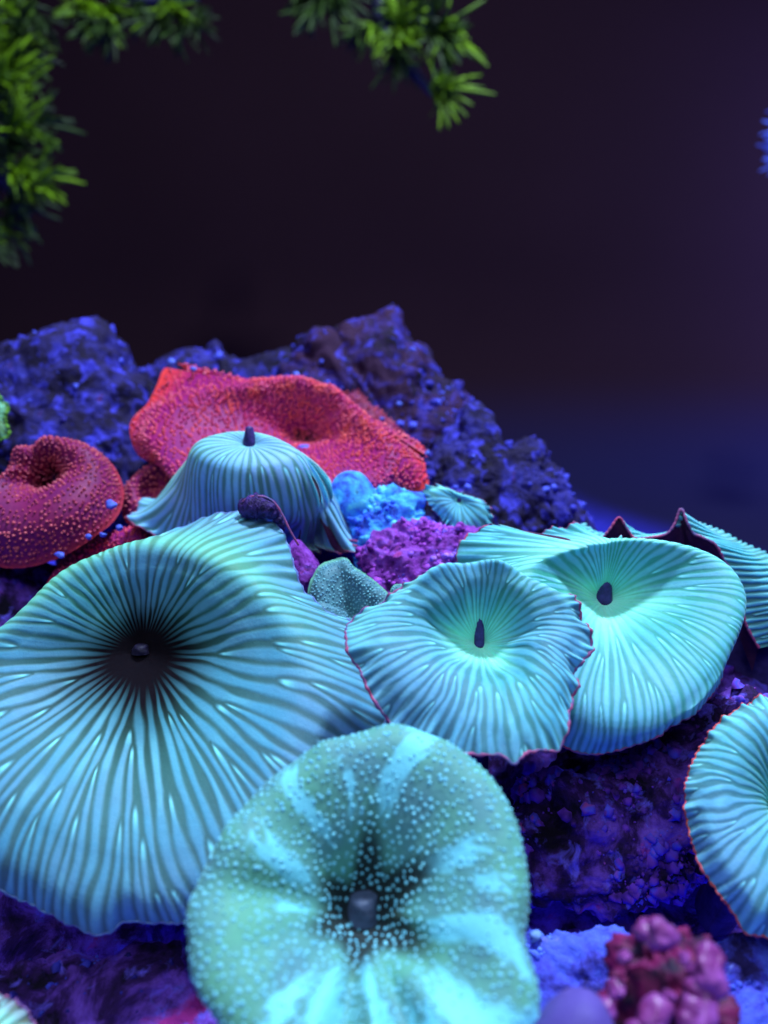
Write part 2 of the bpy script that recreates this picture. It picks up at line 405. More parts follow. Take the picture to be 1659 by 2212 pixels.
# M5: right
rimM5 = [(985,1205),(1000,1172),(1020,1152),(1060,1138),(1085,1145),(1108,1162),(1130,1166),(1160,1148),(1200,1132),(1255,1134),(1300,1165),(1400,1180),(1500,1200),(1560,1232),(1592,1280),(1590,1340),(1568,1400),(1540,1490),(1500,1552),(1440,1592),(1380,1622),(1290,1641),(1215,1622),(1150,1560),(1090,1450),(1000,1300)]
creM5 = [(1120,1235),(1180,1195),(1240,1175),(1300,1166),(1400,1164),(1500,1183),(1570,1220),(1605,1275),(1602,1335),(1572,1400),(1515,1480),(1440,1540),(1350,1560),(1250,1530),(1190,1440),(1125,1330)]
w5 = lambda th, s: 0.35*sstep(0.75, 1, s)*np.clip(np.cos(th-DN), 0, 1)+0.12*wob(th, 41, 6)*sstep(0.75, 1, s)+0.05*wob(th, 42, 8, 3)*sstep(0.88, 1, s)
r5, L5 = striped('striped_mushroom_coral', 'striped mushroom coral at right of centre with a glowing funnel around its dark mouth peg', Smat_bright, (1304,1292), 15.0, 52, -4,
  [(0, -0.8, (0.0, 4)), (0.1, -0.7, (0.1, 4)), (0.28, -0.28, (0.3, 4)), (0.5, 0.28, (0.66, 4)), (0.75, 0.42, creM5), (1.0, -0.35, rimM5)],
  NT=900, NS=190, n0=36, thresh=0.142, amp=0.007, cen_s=0.45, cen_amt=1.0, grn=(0.7, 0.45), waves=w5, seed=13, crest_light=(0.74, 0.1, 0.6),
  peg_=(UPZ, 0.62, 0.15, 0.13, M_mouth), cendir=4.3, stalk=4)
# M3: dome
rimM3 = [(278,1122),(330,1075),(420,1035),(520,1020),(640,1030),(735,1075),(768,1097),(775,1140),(777,1187),(745,1188),(700,1200),(660,1185),(625,1160),(600,1130),(560,1165),(480,1195),(390,1185),(320,1150)]
creM3 = [(425,958),(475,937),(540,933),(600,948),(645,978),(610,1003),(530,1012),(450,995)]
midM3 = [(372,1038),(420,1000),(540,985),(640,1000),(716,1060),(690,1108),(600,1132),(500,1132),(410,1098)]
w3 = lambda th, s: 0.10*wob(th, 51, 7)*sstep(0.7, 1, s)
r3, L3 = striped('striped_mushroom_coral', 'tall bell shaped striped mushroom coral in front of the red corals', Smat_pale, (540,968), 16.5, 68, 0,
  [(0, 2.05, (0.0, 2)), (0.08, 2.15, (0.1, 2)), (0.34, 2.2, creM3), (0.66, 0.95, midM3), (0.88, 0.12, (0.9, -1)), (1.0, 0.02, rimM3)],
  NT=720, NS=180, n0=34, thresh=0.18, amp=0.007, cen_s=0.12, cen_amt=0.8, grn=(0.3, 0.3), waves=w3, seed=14, crest_light=(0.42, 0.16, 0.5),
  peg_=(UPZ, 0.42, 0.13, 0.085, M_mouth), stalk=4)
# M7: right edge
rimM7 = [(1490,1810),(1481,1760),(1482,1700),(1500,1640),(1528,1590),(1568,1545),(1620,1515),(1690,1505),(1790,1560),(1860,1700),(1850,1850),(1780,1970),(1700,2020),(1612,2019),(1590,1990),(1562,1950),(1530,1905),(1505,1860)]
w7 = lambda th, s: 0.07*wob(th, 61, 6)*sstep(0.6, 1, s)
r7, L7 = striped('striped_mushroom_coral', 'round striped mushroom coral with a thin red rim, cut by the right edge', Smat, (1680,1745), 12.2, 46, -8,
  [(0, -0.8, (0.0, -1)), (0.12, -0.6, (0.1, -1)), (0.3, -0.1, (0.3, -1)), (0.55, 0.22, (0.58, -1)), (0.8, 0.2, (0.84, -1)), (1.0, -0.12, rimM7)],
  NT=720, NS=150, n0=40, thresh=0.16, amp=0.009, dark_s=0.16, cen_s=0.34, cen_amt=0.35, grn=(0.8, 0.0), waves=w7, seed=15, crest_light=(0.9, 0.1, 0.2),
  rimmat=M_rimred, peg_=(UPZ, 0.3, 0.1, 0.08, M_mouth), stalk=4)
# M8: small
rimM8 = [(915,1062),(925,1050),(955,1049),(985,1062),(1012,1071),(1040,1080),(1060,1104),(1063,1132),(1040,1150),(1008,1160),(985,1152),(955,1122),(928,1092)]
r8, L8 = striped('striped_mushroom_coral', 'smallest striped mushroom coral perched alone above the purple crust', Smat, (992,1082), 17.5, 32, -10,
  [(0, -0.07, (0.0, -1)), (0.2, -0.02, (0.18, -1)), (0.6, 0.03, (0.6, -1)), (1.0, -0.10, rimM8)],
  NT=360, NS=80, n0=22, thresh=0.15, amp=0.007, cen_s=0.2, cen_amt=0.8, grn=(0.3, 0.3), seed=16, peg_=(UPZ, 0.08, 0.05, 0.035, M_mouth), stalk=1.6, scallop=0.01, rimr=0.016,
  waves=lambda th, s: 0.06*wob(th, 71, 5)*s*s)
# corner coral bottom left
r10, L10 = striped('striped_mushroom_coral', 'pale pinkish striped mushroom coral cut by the bottom left corner', striped_mat('striped_skin_pink', rib=(0.30, 0.30, 0.42), groove=(0.12, 0.12, 0.14), green=(0.12, 0.16, 0.10)), (-60,2290), 9.5, 45, 0,
  [(0, -0.3, (0.0, -1)), (0.5, 0.1, (0.5, -1)), (1.0, -0.15, [(-220,2230),(-140,2165),(-60,2142),(0,2148),(45,2172),(75,2215),(85,2270),(60,2350),(-60,2400),(-200,2360)])],
  NT=300, NS=70, n0=26, thresh=0.2, amp=0.03, cen_amt=0, seed=17, stalk=2)
# left-edge little one
r11, L11 = striped('striped_mushroom_coral', 'small yellow green mushroom coral peeking in at the left edge', striped_mat('striped_skin_lime', rib=(0.14, 0.32, 0.14), groove=(0.12, 0.20, 0.10), green=(0.10, 0.30, 0.05)), (-25,905), 20.5, 25, 10,
  [(0, -0.2, (0.0, -1)), (0.5, 0.05, (0.5, -1)), (1.0, 0.0, [(-90,900),(-70,860),(-20,850),(5,864),(18,878),(11,905),(20,935),(6,948),(-30,955),(-75,940)])],
  NT=240, NS=50, n0=22, thresh=0.22, amp=0.007, cen_amt=0, seed=18, stalk=2, rimmat=flesh_mat('rim_lime', (0.12, 0.35, 0.03), (0.2, 0.5, 0.05), 10), rimr=0.04)

# ------------------------------------------------------------------ papillae on bumpy corals
def papillae(L, root, mat, spacing, rad, hgt, s_lo=0.1, s_hi=0.985, seed=1, vary=0.35, name='papillae', dens=None):
    r = np.random.default_rng(seed)
    NT = L.P.shape[1]
    seg = np.linalg.norm(np.diff(L.P, axis=0), axis=-1).mean(1); cum = np.concatenate([[0], np.cumsum(seg)])
    rows = []
    rr = np.interp(s_lo, L.s, cum); end = np.interp(s_hi, L.s, cum)
    pts = []
    while rr < end:
        fi = np.interp(rr, cum, np.arange(len(cum)))
        ring = L.P[int(fi)]; per = np.linalg.norm(np.roll(ring, -1, 0)-ring, axis=1); pc = np.concatenate([[0], np.cumsum(per)])
        n = max(5, int(pc[-1]/spacing)); q = (np.arange(n)+r.uniform(0, 1)+r.uniform(-.28, .28, n))/n*pc[-1] % pc[-1]
        ti = np.interp(q, pc, np.arange(NT+1)) % NT
        si = np.clip(fi+r.uniform(-.35, .35, n)*spacing/seg[min(int(fi), len(seg)-1)], 0, len(L.s)-1)
        pts += list(zip(si, ti)); rr += spacing*0.88
    pts = np.array(pts)
    if dens is not None:
        pts = pts[r.uniform(0, 1, len(pts)) < dens(L.s[pts[:, 0].astype(int)], L.th[pts[:, 1].astype(int)])]
    si, ti = pts[:, 0].astype(int), pts[:, 1].astype(int)
    p = L.P[si, ti]; n = L.N[si, ti]
    k = len(p); t = np.cross(n, [0.31, 0.2, 0.93]); t /= np.linalg.norm(t, axis=1, keepdims=True); b = np.cross(n, t)
    size = rad*(1+vary*r.uniform(-1, 1, k)); hh = hgt*(1+vary*r.uniform(-1, 1, k))
    m = 8; prof = [(1.1, -0.15), (0.92, 0.35), (0.62, 0.75), (0.28, 0.96)]
    a = np.arange(m)/m*2*np.pi; vs = []
    for (pr, ph) in prof:
        vs.append(p[:, None]+size[:, None, None]*pr*(np.cos(a)[None, :, None]*t[:, None]+np.sin(a)[None, :, None]*b[:, None])+(hh*ph)[:, None, None]*n[:, None])
    vs = np.stack(vs, 1).reshape(k, -1, 3); vs = np.concatenate([vs, (p+n*hh[:, None])[:, None]], 1); per = vs.shape[1]
    f = []
    for i in range(3):
        for j in range(m): f.append([i*m+j, i*m+(j+1) % m, (i+1)*m+(j+1) % m, (i+1)*m+j])
    f = np.array(f); tr = np.array([[3*m+j, 3*m+(j+1) % m, 4*m] for j in range(m)])
    off = (np.arange(k)*per)[:, None, None]
    mesh_np(name, vs.reshape(-1, 3), [(f[None]+off).reshape(-1, 4), (tr[None]+off).reshape(-1, 3)], mat, root, kind='stuff')

def bumpy(name, label, cat, group, mat, papmat, mouth, depth, elev, az, rings, NT, NS, spacing, rad, hgt, rimmat, waves=None, seed=1, dark_s=0,
          knob=None, streaks=None, stalk=3, rimr=0.016, s_lo=0.08, dens=None, undermat=None):
    L = loft(mouth, depth, elev, az, rings, NT, NS, waves=waves, seed=seed)
    root = thing(name, label, cat, L.c-L.n*1.0-np.array([0, 0, stalk*0.8]), group)
    wn = wob(L.TH, seed+3, 6)*0.3
    dk = 1-sstep(dark_s*0.62, dark_s*1.15, L.SS*(1+wn)) if dark_s else 0*L.SS
    stv = streaks(L.TH, L.SS) if streaks else 0*L.SS
    edge = sstep(0.9, 1.0, L.SS)
    v = np.vstack([L.P.reshape(-1, 3), L.P[0].mean(0)]); j = np.arange(NT)
    tri = np.stack([j, (j+1) % NT, np.full(NT, len(v)-1)], -1)
    app = lambda a: np.append(a.ravel(), a.ravel()[0])
    mesh_np('cap', v, [grid_faces(len(L.s), NT, True, L.flip), tri], mat, root, dict(dark=app(dk), streak=app(stv), edge=app(edge), rad=app(L.SS)))
    papillae(L, root, papmat, spacing, rad, hgt, s_lo, seed=seed, dens=dens)
    under_and_stalk(L, root, rimmat, stalk, rimr=rimr, undermat=undermat)
    if knob: peg(root, L.P[0].mean(0), *knob)
    return root, L

def bumpy_mat(name, base, base2, streak, dark, edge, tint=(0.6, 1, 0.5), sh=0.3, sc=1.2):
    m, nt, b = mat_base(name, 0.55, 0.2)
    c = ramp(nt, noisen(nt, sc, 4, 0.6), [(0.35, base), (0.65, base2)])
    c = mix(nt, attr(nt, 'edge'), c, edge)
    c = mix(nt, attr(nt, 'streak'), c, streak)
    c = mix(nt, attr(nt, 'dark'), c, dark)
    nt.links.new(c, b.inputs['Base Color'])
    b.inputs['Sheen Weight'].default_value = sh; b.inputs['Sheen Tint'].default_value = (*tint, 1); b.inputs['Sheen Roughness'].default_value = 0.35
    bump(nt, b, noisen(nt, 7, 4, 0.6), 0.03, 0.6)
    return m

# M4: spotted, front
spot_skin = bumpy_mat('spotted_skin', (0.11, 0.30, 0.34), (0.13, 0.42, 0.30), (0.22, 0.80, 0.98), (0.02, 0.03, 0.035), (0.14, 0.42, 0.22))
spot_pap = flesh_mat('spotted_papillae', (0.16, 0.55, 0.74), (0.28, 0.80, 0.95), 8)
STK = [(1.25, 0.5, 0.95, .11), (2.15, 0.48, 0.92, .10), (2.75, 0.40, 0.72, .16), (0.42, 0.42, 0.72, .13), (-0.32, 0.42, 0.85, .13), (0.12, 0.62, 0.80, .07), (-0.75, 0.5, 0.95, .15),
       (-1.05, 0.6, 1.0, .12), (-1.45, 0.22, 1.0, .10), (-1.85, 0.45, 1.0, .16), (-2.15, 0.5, 0.8, .10), (1.75, 0.5, 0.7, .05), (3.3, 0.35, 0.5, .07)]
def streak4(th, s):
    o = np.zeros_like(s)
    for (a, lo, hi, wd) in STK:
        d = (th-a+np.pi+0.06*np.sin(s*9+a*5)) % (2*np.pi)-np.pi
        d = d*(1+0.0*s)
        rag = 0.02*snoise(s*30+a*9, 3)+0.03*snoise(th*22+200+s*20, 4)
        o = np.maximum(o, (1-sstep(wd*0.55, wd*1.15, np.abs(d)+rag))*sstep(lo-0.08, lo+0.05, s+rag*2)*(1-sstep(hi-0.05, hi+0.06, s+rag*2)))
    return o*0.85
def w4(th, s):
    d = lambda a, wd: np.exp(-(((th-a+np.pi) % (2*np.pi)-np.pi)/wd)**2)
    return (0.20*d(-1.45, .10)+0.18*d(-1.95, .16)+0.12*d(-0.95, .15)-0.15*d(-1.7, .10)-0.14*d(-1.2, .12)+0.08*d(2.75, .2)-0.06*d(3.1, .15))*sstep(0.25, 0.6, s)+0.05*wob(th, 81, 7)*s+0.06*wob(th, 82, 9, 2)*sstep(0.8, 1, s)
rimM4 = [(408,1975),(428,1912),(478,1822),(540,1732),(620,1665),(720,1612),(800,1586),(870,1577),(930,1598),(1000,1634),(1058,1688),(1108,1775),(1130,1860),(1140,1950),(1132,2040),(1150,2105),(1162,2170),(1150,2240),(1080,2330),(950,2390),(780,2400),(620,2360),(520,2280),(470,2205),(425,2130),(413,2050)]
r4, L4 = bumpy('spotted_mushroom_coral', 'large round green mushroom coral covered in pale blue dots, bottom centre', 'mushroom coral', None, spot_skin, spot_pap,
  (785,1975), 10.0, 52, 0,
  [(0, -1.0, (0.0, -1)), (0.12, -0.85, (0.13, -1)), (0.3, -0.4, (0.29, -1)), (0.52, 0.0, (0.52, -1)), (0.78, 0.25, (0.84, -1)), (0.92, 0.12, (0.985, -1)), (1.0, -0.12, rimM4)],
  620, 150, 0.108, 0.022, 0.016, M_rimpale, waves=w4, seed=91, dark_s=0.34, knob=(UPZ, 0.26, 0.19, 0.17, M_knob), streaks=streak4, stalk=3,
  dens=lambda s, t: np.where(streak4(t, s) > 0.3, 0.5, 0.95)*sstep(0.0, 0.16, s), s_lo=0.1)
# M9: small spotted behind
fine_skin = bumpy_mat('speckled_skin', (0.06, 0.15, 0.20), (0.12, 0.30, 0.36), (0.2, 0.6, 0.7), (0.03, 0.03, 0.05), (0.14, 0.40, 0.28), sc=3)
fine_pap = flesh_mat('speckled_papillae', (0.14, 0.36, 0.50), (0.24, 0.60, 0.62), 5)
rimM9 = [(668,1300),(670,1262),(690,1225),(718,1208),(748,1208),(770,1232),(800,1248),(838,1280),(862,1310),(800,1380),(700,1370)]
r9, L9 = bumpy('speckled_mushroom_coral', 'small speckled blue green coral half hidden between two striped corals', 'mushroom coral', None, fine_skin, fine_pap,
  (765,1330), 15.4, 40, 0, [(0, -0.3, (0.0, -1)), (0.4, 0.0, (0.4, -1)), (0.8, 0.12, (0.8, -1)), (1.0, -0.05, rimM9)],
  300, 70, 0.07, 0.018, 0.02, M_rimpale, waves=lambda th, s: 0.05*wob(th, 101, 7)*s+0.02*wob(th, 103, 8, 3)*s, seed=92, stalk=2, rimr=0.02)
r9b, _ = bumpy('speckled_mushroom_coral', 'tiny pale green coral tip behind the edge of the central striped coral', 'mushroom coral', None, fine_skin, fine_pap,
  (868,1295), 15.0, 40, 0, [(0, -0.05, (0.0, -1)), (0.6, 0.05, (0.6, -1)), (1.0, -0.05, [(842,1290),(848,1268),(862,1262),(880,1266),(905,1285),(890,1320),(855,1318)])],
  120, 30, 0.075, 0.02, 0.03, M_rimpale, seed=93, stalk=1, rimr=0.015)

# red bumpy corals
red_skin = bumpy_mat('red_skin', (0.23, 0.007, 0.15), (0.34, 0.010, 0.13), (0.9, 0.06, 0.05), (0.06, 0.012, 0.03), (0.8, 0.045, 0.05), (1, 0.08, 0.2), 0.2)
red_pap = flesh_mat('red_papillae', (0.56, 0.03, 0.20), (0.82, 0.09, 0.10), 3, 0.4, 0.4)
plum_skin = bumpy_mat('plum_skin', (0.17, 0.012, 0.11), (0.28, 0.016, 0.10), (0.9, 0.06, 0.05), (0.03, 0.01, 0.03), (0.45, 0.03, 0.06), (1, 0.1, 0.3), 0.15)
plum_pap = flesh_mat('plum_papillae', (0.35, 0.025, 0.10), (0.62, 0.09, 0.12), 3, 0.4, 0.4)
M_rimdeep = flesh_mat('rim_deep_red', (0.35, 0.02, 0.08), (0.7, 0.05, 0.06), 8)
M_underred = flesh_mat('underside_red', (0.08, 0.01, 0.03), (0.14, 0.015, 0.05), 5)
redg = 'red bumpy mushroom corals'
def crest_st(lo, hi, c, wd):
    return lambda th, s: 0.9*np.exp(-((s-c)/wd)**2)*sstep(lo-.2, lo+.2, th % (2*np.pi))*(1-sstep(hi-.2, hi+.2, th % (2*np.pi)))
rimR1 = [(282,940),(286,905),(318,872),(340,830),(352,800),(375,782),(402,795),(440,820),(480,835),(560,832),(640,828),(700,842),(760,882),(820,935),(868,975),(893,990),(900,970),(918,965),(928,982),(918,1010),(924,1050),(880,1068),(830,1066),(780,1100),(680,1130),(500,1120),(400,1060),(345,1010),(300,985)]
creR1 = [(330,945),(350,895),(400,855),(480,832),(560,820),(640,817),(700,829),(760,868),(815,922),(850,970),(840,1020),(780,1060),(660,1090),(500,1085),(390,1030)]
rR1, LR1 = bumpy('red_mushroom_coral', 'largest red bumpy mushroom coral, behind the bell shaped striped coral', 'mushroom coral', redg, red_skin, red_pap,
  (668,950), 20.6, 52, 0, [(0, -0.9, (0.0, 4)), (0.1, -0.75, (0.08, 4)), (0.26, -0.3, (0.25, 4)), (0.5, 0.2, (0.6, 4)), (0.78, 0.45, creR1), (1.0, -0.1, rimR1)],
  620, 130, 0.108, 0.040, 0.055, M_rimdeep, waves=lambda th, s: 0.10*wob(th, 111, 6)*s, seed=94, dark_s=0.16, streaks=crest_st(0.1, 2.6, 0.78, 0.035), undermat=M_underred, s_lo=0.06)
rR1b, _ = bumpy('red_mushroom_coral', 'dark red bumpy lobe rising behind the largest red coral on its right', 'mushroom coral', redg, plum_skin, plum_pap,
  (740,930), 22.6, 45, 0, [(0, -0.3, (0.0, -1)), (0.5, 0.15, (0.5, -1)), (0.85, 0.1, (0.85, -1)), (1.0, -0.1, [(590,880),(610,835),(645,805),(690,796),(742,806),(785,832),(800,862),(858,920),(898,968),(870,1000),(740,1000),(620,940)])],
  360, 70, 0.15, 0.045, 0.06, M_rimdeep, seed=95, undermat=M_underred)
rR2, LR2 = bumpy('red_mushroom_coral', 'round plum red bumpy coral with a dark funnel, at the left edge', 'mushroom coral', redg, plum_skin, plum_pap,
  (122,1050), 18.9, 46, 0, [(0, -0.9, (0.0, -1)), (0.1, -0.75, (0.1, -1)), (0.24, -0.15, (0.24, -1)), (0.45, 0.28, (0.45, -1)), (0.75, 0.22, (0.78, -1)), (1.0, -0.4, [(-70,1180),(-40,1110),(0,1075),(28,1035),(68,992),(120,975),(175,967),(220,984),(250,1015),(264,1055),(256,1100),(228,1145),(170,1190),(100,1215),(0,1222)])],
  420, 100, 0.115, 0.033, 0.045, M_rimdeep, waves=lambda th, s: 0.10*wob(th, 121, 5)*s, seed=96, dark_s=0.2, undermat=M_underred)
rR3, _ = bumpy('red_mushroom_coral', 'small plum red bumpy coral wedged beside the bell shaped striped coral', 'mushroom coral', redg, plum_skin, plum_pap,
  (335,1060), 19.3, 42, 15, [(0, -0.35, (0.0, -1)), (0.3, -0.12, (0.3, -1)), (0.65, 0.12, (0.65, -1)), (1.0, -0.15, [(262,1092),(266,1058),(290,1030),(328,1000),(368,990),(405,1010),(420,1060),(370,1110),(310,1135),(275,1128)])],
  300, 70, 0.14, 0.04, 0.05, M_rimdeep, seed=97, undermat=M_underred)
rR4, _ = bumpy('red_mushroom_coral', 'bright red bumpy coral strip just above the largest striped coral', 'mushroom coral', redg, red_skin, red_pap,
  (225,1215), 18.0, 48, 0, [(0, -0.2, (0.0, -1)), (0.6, 0.08, (0.6, -1)), (1.0, -0.12, [(100,1270),(118,1232),(140,1200),(185,1172),(240,1150),(300,1136),(345,1150),(360,1190),(320,1240),(220,1290),(130,1300)])],
  300, 60, 0.11, 0.036, 0.06, M_rimdeep, seed=98, undermat=M_underred)

# ------------------------------------------------------------------ strip lofts: curled rims
def resample(poly, n, smooth=True):
    P = np.array(poly, float)
    if smooth:
        Q = []
        for i in range(len(P)-1):
            p0 = P[max(i-1, 0)]; p1 = P[i]; p2 = P[i+1]; p3 = P[min(i+2, len(P)-1)]
            for t in np.arange(12)/12: Q.append(0.5*((2*p1)+(-p0+p2)*t+(2*p0-5*p1+4*p2-p3)*t*t+(-p0+3*p1-3*p2+p3)*t**3))
        P = np.array(Q+[P[-1]])
    l = np.concatenate([[0], np.cumsum(np.linalg.norm(np.diff(P[:, :2], axis=0), axis=1))])
    q = np.linspace(0, l[-1], n); return np.stack([np.interp(q, l, P[:, k]) for k in range(P.shape[1])], 1)
def strip(lines, n, m, bulge=None):
    """lines: pixel polylines (x, y, depth) of equal meaning; returns grid (m, n, 3)"""
    A = np.stack([resample(l, n) for l in lines])           # (K, n, 3)
    sk = np.linspace(0, 1, len(lines)); G = hermite(list(sk), A, np.linspace(0, 1, m))
    P = np.zeros_like(G)
    rr = F+R*((G[..., 0:1]-829.5)/1106*T)+U*(-(G[..., 1:2]-1106)/1106*T)
    return rr*G[..., 2:3]
# M6: coral at the back right whose near rim curls up in points
low = [(1225,1190,16.6),(1260,1196,16.6),(1300,1205,16.6),(1340,1200,16.6),(1380,1205,16.6),(1430,1205,16.6),(1475,1210,16.6),(1520,1225,16.5),(1560,1255,16.5),(1590,1310,16.4),(1600,1380,16.3),(1625,1450,16.2)]
rimL = [(1238,1128,16.6),(1262,1150,16.4),(1285,1168,16.2),(1300,1163,16.1),(1318,1142,16.1),(1337,1118,16.1),(1353,1140,16.1),(1370,1162,16.1),(1400,1162,16.1),(1438,1154,16.1),(1456,1134,16.1),(1471,1100,16.1),(1484,1128,16.0),(1498,1152,16.0),(1515,1160,15.9),(1545,1176,15.8),(1562,1205,15.8),(1585,1250,15.8),(1600,1300,15.8),(1612,1350,15.8),(1640,1400,15.8)]
midL = [(1252,1133,17.0),(1300,1155,16.9),(1340,1145,16.9),(1400,1156,16.9),(1450,1150,16.9),(1485,1135,16.6),(1530,1145,16.3),(1580,1175,16.1),(1640,1215,15.9),(1690,1290,15.8),(1720,1380,15.8)]
bakL = [(1262,1130,17.6),(1296,1152,17.6),(1345,1140,17.6),(1400,1156,17.6),(1450,1148,17.5),(1490,1127,17.2),(1550,1143,17.0),(1605,1172,16.9),(1665,1200,16.9),(1740,1260,17.0),(1790,1360,17.0)]
root6 = thing('striped_mushroom_coral', 'striped mushroom coral at the back right whose dark rim curls up into points', 'mushroom coral', at(1600, 1400, 17.5), 'striped green mushroom corals')
n6, m6 = 700, 90
G6 = strip([rimL, midL, bakL], n6, m6)
tt = np.linspace(0, 2*np.pi, n6, endpoint=False)
ss = np.linspace(0.15, 0.95, m6)
rib6, tip6 = ribs(tt, ss, np.full((m6, n6), 1.45), 40, 0.30, 77)
N6 = grid_normals(G6, False)
N6 = np.where((N6@np.array([0, -0.5, 1.0]))[..., None] < 0, -N6, N6)
G6b = G6+N6*((rib6-0.4)*0.04)[..., None]
z = np.zeros_like(rib6)
mesh_np('cap', G6b.reshape(-1, 3), grid_faces(m6, n6, False), Smat, root6, dict(rib=rib6, tip=tip6, cen_glow=z, dark=z, grn=z+0.4, crest_light=z+0.15))
Gu = strip([low, [(a, (b*2+c)/3+4, d+0.15) for (a, b, d), c in zip(rimL, [1200]*5+[1205]*5+[1210]*5+[1225, 1240, 1260, 1290, 1330, 1370, 1400, 1440])], [(a, b+1, d+0.02) for a, b, d in rimL]], 300, 14)
mesh_np('underside', Gu.reshape(-1, 3), grid_faces(14, 300, False), M_under, root6)
def tube_part(name, P, rad, mat, root, k=8):
    P = np.asarray(P); tan = np.gradient(P, axis=0); tan /= np.linalg.norm(tan, axis=1, keepdims=True)+1e-9
    a = np.cross(tan, [0.1, 0.9, 0.3]); a /= np.linalg.norm(a, axis=1, keepdims=True); b = np.cross(tan, a)
    rad = np.broadcast_to(rad, (len(P),))[:, None]
    g = np.stack([P+rad*(math.cos(x)*a+math.sin(x)*b) for x in np.arange(k)/k*2*np.pi], 1)
    g = np.concatenate([np.repeat(P[:1, None], k, 1), g, np.repeat(P[-1:, None], k, 1)], 0)
    return mesh_np(name, g.reshape(-1, 3), grid_faces(len(g), k), mat, root)
rl = resample(rimL, 320)
tube_part('rim', np.array([at(*q) for q in rl]), 0.028*(1+0.3*snoise(np.arange(320)*0.5, 5)), M_rim, root6)
tube_part('stalk', np.array([at(1640, 1330, 17.3), at(1640, 1450, 17.3), at(1640, 1600, 17.4)]), np.array([1.0, 0.8, 1.1]), M_stalk, root6, 20)
# the fold of purple underside where the largest striped coral's rim flips over
fold = np.array([at(*q) for q in resample([(520,1102,15.2),(538,1096,15.05),(560,1094,15.05),(580,1100,15.05),(596,1114,15.1),(606,1130,15.15),(614,1146,15.25)], 40)])
fr = np.interp(np.arange(40), [0, 4, 12, 22, 32, 39], [0.02, 0.20, 0.27, 0.17, 0.08, 0.02])*(1+0.2*snoise(np.arange(40)*.7, 3))
M_fold = flesh_mat('fold_purple', (0.018, 0.008, 0.05), (0.07, 0.03, 0.22), 9, bd=0.09)
tube_part('rim_fold', fold, fr, M_fold, r1, 14)
ed = np.array([at(*q) for q in resample([(518,1098,15.0),(528,1081,14.95),(548,1072,14.92),(576,1075,14.92),(596,1090,14.95),(611,1114,14.98),(626,1145,15.0),(645,1178,15.1)], 50)])
tube_part('fold_edge', ed, 0.022, M_rim, r1)

